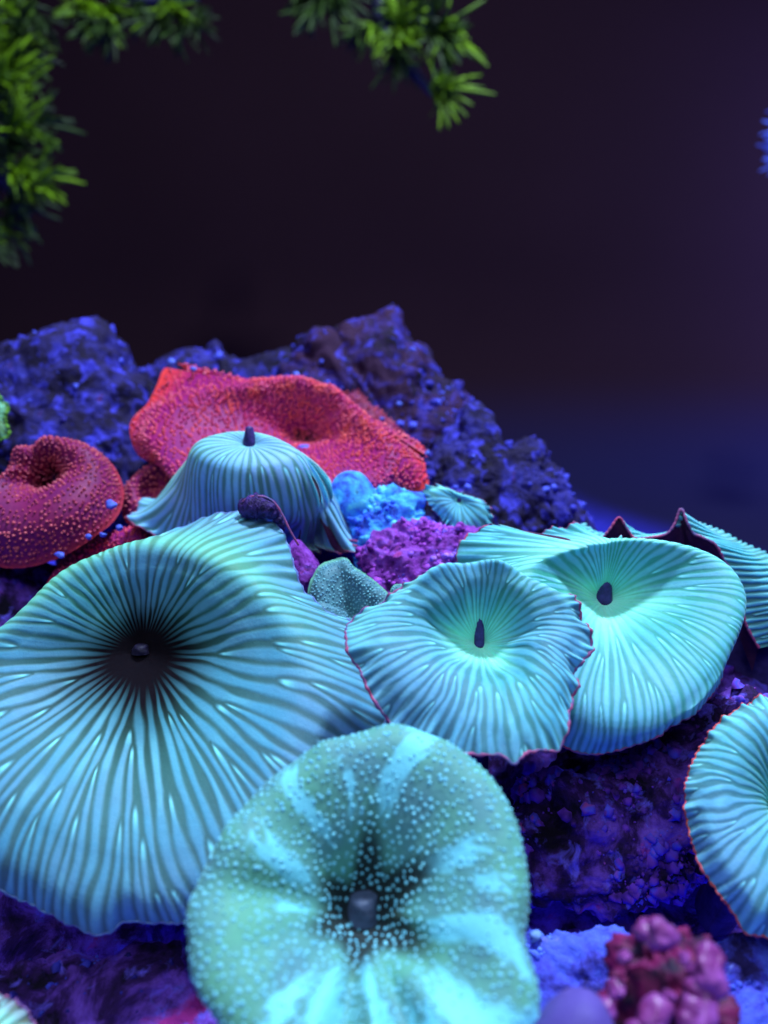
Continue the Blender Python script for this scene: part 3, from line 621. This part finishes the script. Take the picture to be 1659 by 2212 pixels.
# ------------------------------------------------------------------ rocks
def fr(p, sc, octv, seed):
    return mn.fractal(Vector((p[0]*sc+seed*13.1, p[1]*sc+seed*7.7, p[2]*sc)), 0.9, 2.1, octv)
def rock(name, label, outline, centre, depth, elev, az, thick, mat, amp=0.35, sc=0.6, lump=0.12, lsc=2.2, NT=170, NP=80, seed=1, back=1.0, group=None, kind=None, pits=0.0, cat='rock', nod=None):
    n, e1, e2 = frame(elev, az); c = at(*centre, depth)
    th = np.arange(NT)/NT*2*np.pi
    r = polar(plane_uv(outline, c, n, e1, e2, 0), th)
    ph = np.linspace(-np.pi/2, np.pi/2, NP)
    PH, TH = np.meshgrid(ph, th, indexing='ij')
    cr = np.sign(np.cos(PH))*np.abs(np.cos(PH))**0.8
    hz = np.where(PH > 0, thick, thick*back)*np.sin(PH)
    P = c+(r[None, :]*cr)[..., None]*(np.cos(TH)[..., None]*e1+np.sin(TH)[..., None]*e2)+hz[..., None]*n
    N = grid_normals(P); N = np.where(((P-c)*N).sum(-1, keepdims=True) < 0, -N, N)
    q = P.reshape(-1, 3); d = np.zeros(len(q))
    for i, p in enumerate(q):
        v = Vector((p[0]*lsc+seed*3.3, p[1]*lsc, p[2]*lsc))
        w = mn.voronoi(v)[0]; w2 = mn.voronoi(v*2.7)[0]
        d[i] = amp*fr(p, sc, 6, seed)+lump*(0.6-w[0])+lump*0.45*(0.5-w2[0])
        if pits: d[i] -= pits*max(0, 0.32-mn.voronoi(v*0.55)[0][0])*2.4
    P = P+N*d.reshape(NP, NT)[..., None]*np.clip(np.cos(PH), 0.15, 1)[..., None]**0.3
    f = grid_faces(NP, NT, True, False)
    if np.dot(np.cross(P[NP*3//4, 1]-P[NP*3//4, 0], P[NP*3//4+1, 0]-P[NP*3//4, 0]), N[NP*3//4, 0]) < 0: f = f[:, ::-1]
    o = mesh_np(name, P.reshape(-1, 3), f, mat, origin=c)
    o['label'] = label
    o['category'] = cat
    if group: o['group'] = group
    if nod:
        cnt, nmat, r0, r1_ = nod; rr = np.random.default_rng(seed+500)
        ii = rr.integers(NP//2-6, NP-2, cnt*3); jj = rr.integers(0, NT, cnt*3)
        pp = P[ii, jj]; keep = np.array([mn.noise(Vector(q*0.55)+Vector((seed, 0, 0))) for q in pp]) > -0.02
        keep &= np.cos(ph[ii]) > rr.uniform(0, 1, cnt*3)
        pp = pp[keep][:cnt]; nn_ = N[ii, jj][keep][:cnt]; k = len(pp)
        t = np.cross(nn_, [0.31, 0.2, 0.93]); t /= np.linalg.norm(t, axis=1, keepdims=True); b_ = np.cross(nn_, t)
        size = r0*0.8+(r1_*1.2-r0)*rr.uniform(0, 1, k)**4; a = np.arange(6)/6*2*np.pi; vs = []
        for pr, ph_ in [(1.1, -.4), (1.0, .3), (.6, .8)]:
            jt = 1+0.5*rr.uniform(-1, 1, (k, 6))
            vs.append(pp[:, None]+(size[:, None]*jt*pr)[..., None]*(np.cos(a)[None, :, None]*t[:, None]+np.sin(a)[None, :, None]*b_[:, None])+(size*ph_)[:, None, None]*nn_[:, None])
        vs = np.concatenate([np.stack(vs, 1).reshape(k, -1, 3), (pp+nn_*size[:, None]*rr.uniform(.9, 1.6, (k, 1)))[:, None]], 1)
        fq = np.array([[i*6+j, i*6+(j+1) % 6, (i+1)*6+(j+1) % 6, (i+1)*6+j] for i in range(2) for j in range(6)]); ft = np.array([[12+j, 12+(j+1) % 6, 18] for j in range(6)])
        off = (np.arange(k)*19)[:, None, None]
        mesh_np('nodules', vs.reshape(-1, 3), [(fq[None]+off).reshape(-1, 4), (ft[None]+off).reshape(-1, 3)], nmat, o, kind='stuff')
    return o, P, N

K = (0.010, 0.006, 0.020)
def nod_mat(name, stops):
    m, nt, b = mat_base(name, 0.8, 0.15); nt.links.new(ramp(nt, noisen(nt, 1.1, 3, 0.7), stops), b.inputs['Base Color']); return m
N_blue = nod_mat('nodule_blue', [(0.40, (0.03, 0.02, 0.20)), (0.52, (0.06, 0.06, 0.60)), (0.64, (0.12, 0.16, 0.95))])
N_mix = nod_mat('nodule_violet', [(0.36, (0.05, 0.015, 0.15)), (0.47, (0.20, 0.05, 0.60)), (0.56, (0.10, 0.10, 0.9)), (0.66, (0.6, 0.08, 0.30))])
N_cyan = nod_mat('nodule_cyan', [(0.40, (0.04, 0.10, 0.8)), (0.52, (0.08, 0.45, 0.98)), (0.64, (0.25, 0.85, 0.98))])
N_pink = nod_mat('nodule_pink', [(0.38, (0.15, 0.02, 0.25)), (0.50, (0.45, 0.08, 0.65)), (0.60, (0.25, 0.15, 0.95)), (0.7, (0.75, 0.25, 0.6))])
N_front = nod_mat('nodule_bright_blue', [(0.38, (0.05, 0.05, 0.5)), (0.52, (0.10, 0.18, 0.95)), (0.64, (0.25, 0.45, 0.98))])
RK_back = rock_mat('rock_blue_violet', [(0.38, K), (0.50, (0.018, 0.012, 0.07)), (0.62, (0.035, 0.03, 0.25)), (0.75, (0.08, 0.08, 0.65))])
RK_plum = rock_mat('rock_plum', [(0.40, (0.012, 0.006, 0.02)), (0.50, (0.035, 0.014, 0.09)), (0.58, (0.05, 0.03, 0.32)), (0.72, (0.09, 0.08, 0.75))], spot_amt=0.54, red=(0.035, 0.010, 0.045), red_amt=0.5)
RK_dark = rock_mat('rock_dark', [(0.38, K), (0.47, (0.05, 0.015, 0.14)), (0.56, (0.20, 0.07, 0.6)), (0.68, (0.32, 0.14, 0.95))], spot=(0.20, 0.14, 0.98), spot_amt=0.56, red=(0.42, 0.03, 0.30), red_amt=0.61)
RK_cyan = rock_mat('crust_bright_blue', [(0.36, (0.03, 0.03, 0.35)), (0.45, (0.06, 0.20, 0.95)), (0.55, (0.08, 0.50, 0.98)), (0.66, (0.2, 0.85, 0.98))], 1.6, spot=(0.05, 0.04, 0.35), spot_amt=0.6, red=(0.05, 0.02, 0.3), red_amt=0.62)
RK_pink = rock_mat('crust_purple', [(0.36, (0.06, 0.01, 0.12)), (0.47, (0.26, 0.04, 0.42)), (0.58, (0.38, 0.10, 0.70)), (0.7, (0.25, 0.12, 0.9))], 2.2, spot=(0.55, 0.06, 0.35), spot_amt=0.58, red=(0.12, 0.04, 0.6), red_amt=0.58, bd=0.14)
RK_front = rock_mat('rock_front_blue', [(0.38, (0.03, 0.02, 0.14)), (0.46, (0.07, 0.07, 0.6)), (0.58, (0.10, 0.16, 0.95)), (0.7, (0.3, 0.3, 0.95))], 1.2, spot=(0.25, 0.32, 0.98), spot_amt=0.62)

rock('reef_rock', 'dark violet base rock on which all the mushroom corals grow', [(-350,1330),(0,1270),(400,1180),(700,1190),(900,1180),(1300,1230),(1700,1300),(2000,1500),(2000,2300),(1500,2700),(800,2800),(-100,2700),(-400,2200)], (830,1850), 16.4, 42, 0, 1.5, RK_dark, amp=0.7, sc=0.35, lump=0.12, NT=420, NP=150, seed=2, back=3, pits=0.5, nod=(2400, N_mix, .03, .13))
rock('reef_rock', 'blue violet rounded rock at the left behind the red corals', [(-150,850),(-60,800),(0,785),(60,766),(110,748),(150,735),(180,727),(225,732),(258,752),(285,785),(310,815),(345,830),(370,900),(360,1050),(250,1150),(0,1200),(-150,1150)], (120,960), 23.5, 30, 0, 2.4, RK_back, amp=0.5, sc=0.45, lump=0.16, NT=260, NP=120, seed=3, nod=(162, N_blue, .04, .16))
rock('reef_rock', 'low dark blue rock ridge between the two back rocks', [(250,830),(330,795),(400,775),(450,770),(470,748),(490,768),(550,778),(640,765),(740,780),(800,850),(780,950),(600,1000),(300,950)], (520,880), 25.5, 25, 0, 1.5, RK_back, amp=0.3, sc=0.6, lump=0.12, seed=4, nod=(72, N_blue, .04, .14))
rock('reef_rock', 'tall plum and blue rock sloping down to the right behind the red corals', [(560,850),(630,780),(665,740),(690,728),(720,738),(755,720),(785,705),(822,680),(848,665),(862,690),(880,735),(925,750),(958,795),(1000,830),(1025,880),(1048,920),(1068,965),(1060,1100),(900,1200),(650,1150),(560,1000)], (840,950), 24.5, 22, 0, 2.2, RK_plum, amp=0.45, sc=0.5, lump=0.14, NT=260, NP=120, seed=5, nod=(162, N_blue, .04, .15))
rock('reef_rock', 'bright blue lumpy rock at the foot of the plum rock', [(960,930),(1000,900),(1040,905),(1060,950),(1090,965),(1125,955),(1160,978),(1185,1020),(1215,1060),(1240,1110),(1262,1160),(1230,1260),(1050,1300),(900,1200),(900,1030)], (1070,1080), 21.5, 30, 10, 1.5, RK_back, amp=0.32, sc=0.7, lump=0.2, lsc=2.6, NT=260, NP=120, seed=6, nod=(117, N_blue, .04, .14))
rock('blue_crust_knob', 'smooth blue knob between the bell shaped coral and the red coral', [(708,1075),(718,1040),(745,1020),(778,1022),(800,1045),(815,1085),(830,1120),(760,1150),(712,1120)], (762,1085), 17.9, 25, 0, 0.6, RK_cyan, amp=0.05, sc=1, lump=0.02, NT=110, NP=50, seed=7, cat='knob')
rock('bright_blue_crust', 'bright cyan blue encrusted rock right of the bell shaped coral', [(762,1120),(790,1080),(830,1065),(880,1062),(915,1072),(905,1120),(935,1160),(900,1230),(840,1270),(790,1230),(760,1200)], (845,1150), 17.6, 35, 0, 0.5, RK_cyan, amp=0.2, sc=1.2, lump=0.1, lsc=3.2, NT=200, NP=90, seed=8, pits=0.3, nod=(400, N_cyan, .02, .10))
rock('purple_crust', 'pinkish purple coralline crust below the smallest striped coral', [(785,1190),(850,1150),(905,1120),(960,1150),(1000,1140),(1060,1170),(1060,1230),(960,1290),(860,1310),(800,1280)], (925,1205), 16.8, 40, 0, 0.5, RK_pink, amp=0.25, sc=1.6, lump=0.16, lsc=4.5, NT=220, NP=90, seed=9, nod=(909, N_pink, .015, .07))
rock('purple_crust', 'violet nub of crust between the largest and bell shaped striped corals', [(625,1175),(650,1165),(672,1195),(690,1225),(680,1260),(655,1290),(630,1260)], (655,1225), 15.9, 35, 0, 0.35, RK_pink, amp=0.06, sc=1.6, lump=0.05, lsc=5, NT=90, NP=40, seed=10)
rock('reef_rock', 'violet pocked rock in the gap left of the right edge coral', [(1080,1700),(1200,1640),(1330,1610),(1450,1560),(1530,1520),(1620,1500),(1640,1700),(1560,1850),(1420,1930),(1250,1960),(1120,1900)], (1350,1760), 13.9, 38, 0, 0.9, RK_dark, amp=0.4, sc=0.8, lump=0.24, lsc=2.4, NT=260, NP=110, seed=11, pits=0.5, nod=(864, N_mix, .02, .10))
rock('reef_rock', 'bright blue rubble rock in the lower right foreground', [(1120,2060),(1190,2030),(1290,2020),(1400,2060),(1560,2030),(1700,2040),(1850,2100),(1850,2400),(1500,2500),(1100,2450)], (1450,2250), 10.6, 50, 0, 0.5, RK_front, amp=0.22, sc=1.1, lump=0.14, lsc=4, NT=280, NP=100, seed=12, nod=(720, N_front, .02, .08))
rock('reef_rock', 'dark blue violet rock under the largest striped coral at bottom left', [(-200,2110),(0,2090),(60,2070),(200,2075),(350,2060),(430,2100),(520,2250),(450,2450),(0,2500),(-250,2400)], (150,2250), 11.4, 55, 0, 0.6, RK_dark, amp=0.25, sc=0.9, lump=0.12, lsc=3, NT=200, NP=80, seed=13, nod=(126, N_blue, .02, .07))

# foreground polyp cluster, out of focus: dark disc ringed by pink lobes
M_pink = flesh_mat('polyp_pink', (0.16, 0.012, 0.10), (0.42, 0.10, 0.50), 2.0, 0.4, 0.4)
M_plum = flesh_mat('polyp_plum', (0.025, 0.010, 0.04), (0.30, 0.015, 0.13), 3)
M_lilac = flesh_mat('lobe_violet', (0.10, 0.07, 0.34), (0.14, 0.09, 0.42), 1.5)
pc = at(1430, 2120, 8.6)
rp = thing('pink_polyp', 'blurred dark polyp ringed by pink lobes in the lower right foreground', 'polyp', pc-np.array([0, 0, 1]))
o, _, _ = rock('disc', '', [(1310,2150),(1330,2080),(1370,2020),(1420,1995),(1480,2005),(1530,2050),(1560,2120),(1570,2230),(1500,2330),(1380,2330),(1315,2250)], (1430,2130), 8.8, 45, 0, 0.35, M_plum, amp=0.30, sc=2.2, lump=0.16, NT=120, NP=50, seed=14)
def reparent(o, root):
    for k in ('label', 'category', 'group'):
        if k in o: del o[k]
    o.parent = root; o.matrix_parent_inverse.identity(); o.location = Vector(o.location)-Vector(root.location)
reparent(o, rp)
for k, (x, y, r_, dd, el) in enumerate([(1395,2010,18,8.5,1),(1427,2022,27,8.4,1.3),(1345,2068,14,8.4,1),(1478,2062,15,8.3,1.2),(1502,2100,20,8.35,1.1),(1537,2092,34,8.3,1.9),(1335,2142,13,8.3,1.2),(1308,2182,17,8.3,1.1),(1522,2165,36,8.2,1.8),(1492,2205,30,8.15,1.6),(1412,2208,26,8.1,1.7),(1376,2225,16,8.1,1.2),(1447,2150,9,8.2,1.0)]):
    oc = [(x+r_*(1+0.2*math.sin(3*a+k))*math.cos(a), y+r_*el*(1+0.2*math.cos(2*a+k))*math.sin(a)) for a in np.arange(9)/9*2*np.pi]
    o, _, _ = rock('lobe', '', oc, (x, y), dd, 35, 0, 0.12, M_pink, amp=0.10, sc=3, lump=0.05, NT=36, NP=18, seed=20+k)
    reparent(o, rp)
o, _, _ = rock('violet_lobe', 'smooth blurred violet lobe at the bottom edge beside the pink polyp', [(1150,2260),(1170,2195),(1205,2150),(1245,2134),(1285,2150),(1312,2195),(1325,2260),(1300,2350),(1180,2350)], (1240,2230), 8.2, 45, 0, 0.5, M_lilac, amp=0.03, sc=1, lump=0.01, NT=80, NP=40, seed=40, cat='soft coral')
# curled flap of purple underside beside the smallest coral, and specks of debris on the red corals
M_speck = flesh_mat('debris_blue', (0.05, 0.06, 0.6), (0.14, 0.22, 0.85), 8)
for (x, y, d, r_, lab) in [(370,781,20.4,11,'blue speck on the pointed tip of the largest red coral'),(418,797,20.4,8,'blue speck just right of the pointed red tip'),(640,808,20.8,9,'blue speck on the top edge of the largest red coral'),(240,1090,17.0,12,'long blue speck at the right side of the plum coral'),(222,1155,16.4,9,'blue speck on the red strip above the largest striped coral'),(130,1198,16.6,12,'lowest blue speck beside the red strip'),(192,1160,16.6,8,'small blue speck left of the red strip'),(258,1140,16.8,7,'tiny cyan speck beside the red strip'),(658,968,19.6,13,'dark blue bead at the mouth of the largest red coral'),(918,978,19.9,10,'blue bead on the right knob of the largest red coral'),(862,872,21.4,8,'pale speck on the dark red lobe'),(825,905,21.3,6,'small speck lower on the dark red lobe')]:
    oc = [(x+r_*0.95*(1+0.2*math.sin(3*a+x))*math.cos(a), y+r_*0.65*(1+0.2*math.cos(2*a+y))*math.sin(a)) for a in np.arange(8)/8*2*np.pi]
    rock('debris_speck', lab, oc, (x, y), d, 40, 0, 0.06, M_speck, amp=0.03, sc=4, lump=0.02, NT=24, NP=12, seed=int(x) % 50, cat='debris', group='blue specks on the red corals')

# ------------------------------------------------------------------ tank: sand floor and dark back wall
FZ = -15.0
def plane(name, pts, mat, kind):
    o = mesh_np(name, np.array(pts, float), np.array([[0, 1, 2, 3]]), mat, origin=(0, 0, 0)); o['kind'] = kind; return o
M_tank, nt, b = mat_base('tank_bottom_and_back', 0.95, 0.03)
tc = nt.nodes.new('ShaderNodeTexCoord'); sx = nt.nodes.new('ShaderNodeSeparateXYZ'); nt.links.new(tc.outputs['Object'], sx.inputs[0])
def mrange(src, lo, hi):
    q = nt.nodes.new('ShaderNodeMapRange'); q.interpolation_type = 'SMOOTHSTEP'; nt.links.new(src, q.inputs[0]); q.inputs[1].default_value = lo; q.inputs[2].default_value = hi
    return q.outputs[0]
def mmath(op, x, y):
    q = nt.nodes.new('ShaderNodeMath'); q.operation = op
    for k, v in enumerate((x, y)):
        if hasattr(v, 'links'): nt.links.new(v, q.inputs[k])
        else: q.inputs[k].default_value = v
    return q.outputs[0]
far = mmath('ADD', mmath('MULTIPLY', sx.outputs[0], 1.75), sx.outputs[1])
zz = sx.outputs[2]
sand_glow = ramp(nt, noisen(nt, 1.2, 4, 0.6), [(0.35, (0.04, 0.04, 0.55)), (0.65, (0.07, 0.07, 0.9))])
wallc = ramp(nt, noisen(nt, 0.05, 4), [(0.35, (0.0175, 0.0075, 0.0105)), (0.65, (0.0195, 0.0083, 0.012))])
# blue glow painted on the sand fades outward, bluish bounce light tints the cove
bounce_tint = mix(nt, mrange(zz, -0.145, -0.06), (0.012, 0.010, 0.035), wallc)
c = mix(nt, mmath('MAXIMUM', mrange(far, 0.64, 0.90), mrange(zz, -0.149, -0.12)), sand_glow, bounce_tint)
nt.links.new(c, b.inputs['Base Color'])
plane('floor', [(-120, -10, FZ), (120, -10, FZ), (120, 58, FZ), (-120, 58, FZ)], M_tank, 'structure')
# the tank's back panel, coved where it meets the bottom
wp = [(58, FZ)]+[(58+18*math.sin(a), FZ+18*(1-math.cos(a))) for a in np.linspace(0, math.pi/2, 25)[1:]]+[(76, 40), (76, 80)]
wv = np.array([[(-120, y, zz), (120, y, zz)] for y, zz in wp], float).reshape(-1, 3)
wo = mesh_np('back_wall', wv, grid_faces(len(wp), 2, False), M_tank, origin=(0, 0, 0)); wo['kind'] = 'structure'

# ------------------------------------------------------------------ green polyps and their branches
def poly_mat(name, c1, c2, sc=0.6):
    return flesh_mat(name, c1, c2, sc, 0.5, 0.3)
G_bright = poly_mat('polyp_green', (0.03, 0.075, 0.002), (0.24, 0.46, 0.004))
G_dim = poly_mat('polyp_green_dim', (0.008, 0.016, 0.005), (0.040, 0.09, 0.008))
G_blue = poly_mat('polyp_blue', (0.05, 0.08, 0.6), (0.12, 0.20, 0.95))
B_branch = flesh_mat('branch_slate', (0.010, 0.011, 0.03), (0.03, 0.03, 0.09), 1)
def tuft_mesh(seed, nt=30, length=1.0, spread=1.0):
    r = np.random.default_rng(seed); V = []; Fq = []; off = 0
    for t in range(nt):
        a = r.uniform(0, 2*np.pi); e = math.acos(1-r.uniform(0.0, 0.55)*spread)
        d = np.array([math.cos(a)*math.sin(e), math.sin(a)*math.sin(e), math.cos(e)])
        curl = r.normal(0, 0.5, 3); L_ = length*r.uniform(0.65, 1.1); k = 6; rows = []
        a1 = np.cross(d, [0.2, 0.9, 0.4]); a1 /= np.linalg.norm(a1); b1 = np.cross(d, a1)
        for i in range(8):
            u = i/7; p = d*L_*u+curl*L_*u*u*0.6
            rad = 0.048*length*(1-0.1*u)*(1.25 if 0.6 < u < 0.95 else 1)*(0.6 if i == 7 else 1)
            rows.append(p+rad*(np.cos(np.arange(k)/k*6.283)[:, None]*a1+np.sin(np.arange(k)/k*6.283)[:, None]*b1))
        V.append(np.array(rows).reshape(-1, 3)); Fq.append(grid_faces(8, k)+off); off += 8*k
    return np.vstack(V), np.vstack(Fq)
TM = {}
def tuft(root, pos, direction, size, mat, seed):
    key = (seed % 6, mat.name)
    if key not in TM:
        v, f = tuft_mesh(key[0]+50)
        tmp = mesh_np('polyp_tuft', v, f, mat, origin=(0, 0, 0)); TM[key] = tmp.data; bpy.data.objects.remove(tmp)
    o = bpy.data.objects.new('polyp_tuft', TM[key]); C.objects.link(o); o.parent = root
    o.location = (Vector(pos)-Vector(root.location)/S)*S
    o.rotation_euler = Vector(direction).to_track_quat('Z', 'Y').to_euler(); o.rotation_euler.rotate_axis('Z', seed*1.7)
    o.scale = (size, size, size)
def colony(name, label, cat, depth, branch, tufts, mats, seed, group='soft corals with feathery polyps', br=0.5, spike=1.0, ox=0, oy=0):
    r = random.Random(seed); depth *= 1.3; spike *= 0.98; br *= 1.2
    branch = [[(x+ox, y+oy) for x, y in b] for b in branch]; tufts = [(q[0]+ox, q[1]+oy)+tuple(q[2:]) for q in tufts]
    root = thing(name, label, cat, at(branch[0][0][0], branch[0][0][1], depth), group)
    for b in branch:
        P = np.array([at(x, y, depth+0.6) for x, y in resample([(x, y) for x, y in b], 24)])
        tube_part('branch', P, np.linspace(br, br*0.5, 24)*(1+0.2*snoise(np.arange(24)*0.5, seed)), B_branch, root, 12)
    for (x, y, dx, dy, sz, dim) in tufts:
        p = at(x, y, depth+r.uniform(-0.8, 0.8))
        d = R*dx+U*(-dy)-F*r.uniform(0.0, 0.6)
        tuft(root, p, d, sz*spike*r.uniform(0.9, 1.15), mats[1 if dim else 0], r.randrange(1000))
# left column
lt = []
for (x, y, dx, dy, sz, dim) in [(-20,70,1,-.3,1.9,0),(10,20,.5,1,1.5,0),(25,60,1,.1,1.6,0),(60,50,.5,1,1.4,1),(75,80,.8,1,1.3,0),(40,120,1,.2,1.8,1),(10,150,1,-.4,2.0,1),(5,190,1,-.4,2.2,0),(-10,230,1,-.3,2.1,1),(30,215,1,-.5,1.8,0),(0,270,1,-.1,2.2,1),(40,290,1,-.5,1.9,0),(75,285,1,.1,1.7,1),(30,320,1,.3,1.7,1),(-10,350,1,-.4,1.6,1),(20,385,1,-.3,1.4,0),(40,380,1,.3,1.7,0),(75,400,1,0,1.8,0),(60,425,1,.6,1.4,1),(30,440,1,.5,1.7,1),(20,480,1,.5,1.9,1),(-20,510,1,.4,1.4,0),(-10,535,1,.5,1.3,1),(40,20,.2,-1,1.5,1),(90,40,.4,1,1.2,1),(0,110,1,.3,1.6,0)]:
    lt.append((x, y, dx, dy, sz*0.95, dim))
colony('green_polyp_coral', 'tall green feathery soft coral running down the left edge', 'soft coral', 31, [[(-60,-120),(-30,120),(-40,300),(-10,420),(-30,560)], [(-30,300),(20,380),(60,430)], [(-40,60),(30,110),(80,120)]], lt, (G_bright, G_dim), 3, br=0.9, ox=-14, oy=-10)
colony('green_polyp_coral', 'green feathery tufts hanging at the top edge, left of centre', 'soft coral', 34, [[(180,-90),(240,-20),(330,0),(430,-10)]],
       [(200,10,.2,1,1.7,0),(235,15,.6,1,1.6,0),(215,45,0,1,1.5,1),(240,50,-.3,1,1.4,1),(170,-10,-.3,1,1.4,0),(350,0,.2,1,1.6,0),(375,10,.4,1,1.5,0),(395,40,.5,1,1.3,1),(350,35,-.3,1,1.3,1),(430,15,.2,1,1.3,1),(300,10,0,1,1.3,1)], (G_bright, G_dim), 5, br=0.45)
colony('green_polyp_coral', 'dim green feathery tuft at the top edge, centre', 'soft coral', 37, [[(700,-120),(700,-60),(690,-30)]],
       [(670,-20,-.4,1,2.0,1),(700,-10,0,1,2.3,1),(730,-20,.4,1,1.9,1)], (G_dim, G_dim), 6, br=0.4)
colony('green_polyp_coral', 'green feathery branch hanging at the top, right of centre', 'soft coral', 33, [[(815,-100),(830,0),(840,60),(870,130),(920,180),(950,215)], [(840,50),(900,60),(950,75)]],
       [(800,80,-.8,.6,1.2,1),(815,65,-.3,1,1.5,0),(870,60,.1,-1,1.6,0),(880,80,.6,.6,1.3,0),(885,85,-.5,1,1.3,0),(870,70,.8,.2,1.6,0),(900,50,.5,-.8,1.5,1),(930,60,1,0,1.6,1),(960,70,.8,.8,1.9,0),(950,85,.3,1,1.7,1),(975,80,.8,.7,1.4,1),(870,130,0,1,1.6,1),(880,140,.2,1,1.3,1),(945,205,1,.3,2.0,0),(955,215,1,.6,1.7,0),(800,-10,.2,-.5,1.4,1),(880,10,.5,.3,1.3,1),(905,90,.2,1,1.0,0)], (G_bright, G_dim), 7, br=0.42, ox=-16, oy=-14)
colony('blue_polyp_coral', 'bright blue feathery soft coral peeking in at the right edge', 'soft coral', 34, [[(1720,150),(1700,230),(1700,300),(1720,380)]],
       [(1700,240,-.9,-.4,1.0,0),(1715,270,-1,.1,1.0,0),(1708,285,-1,-.1,1.2,0),(1715,315,-1,.1,1.2,0),(1705,335,-.9,.3,1.2,0)], (G_blue, G_blue), 8, br=0.4)
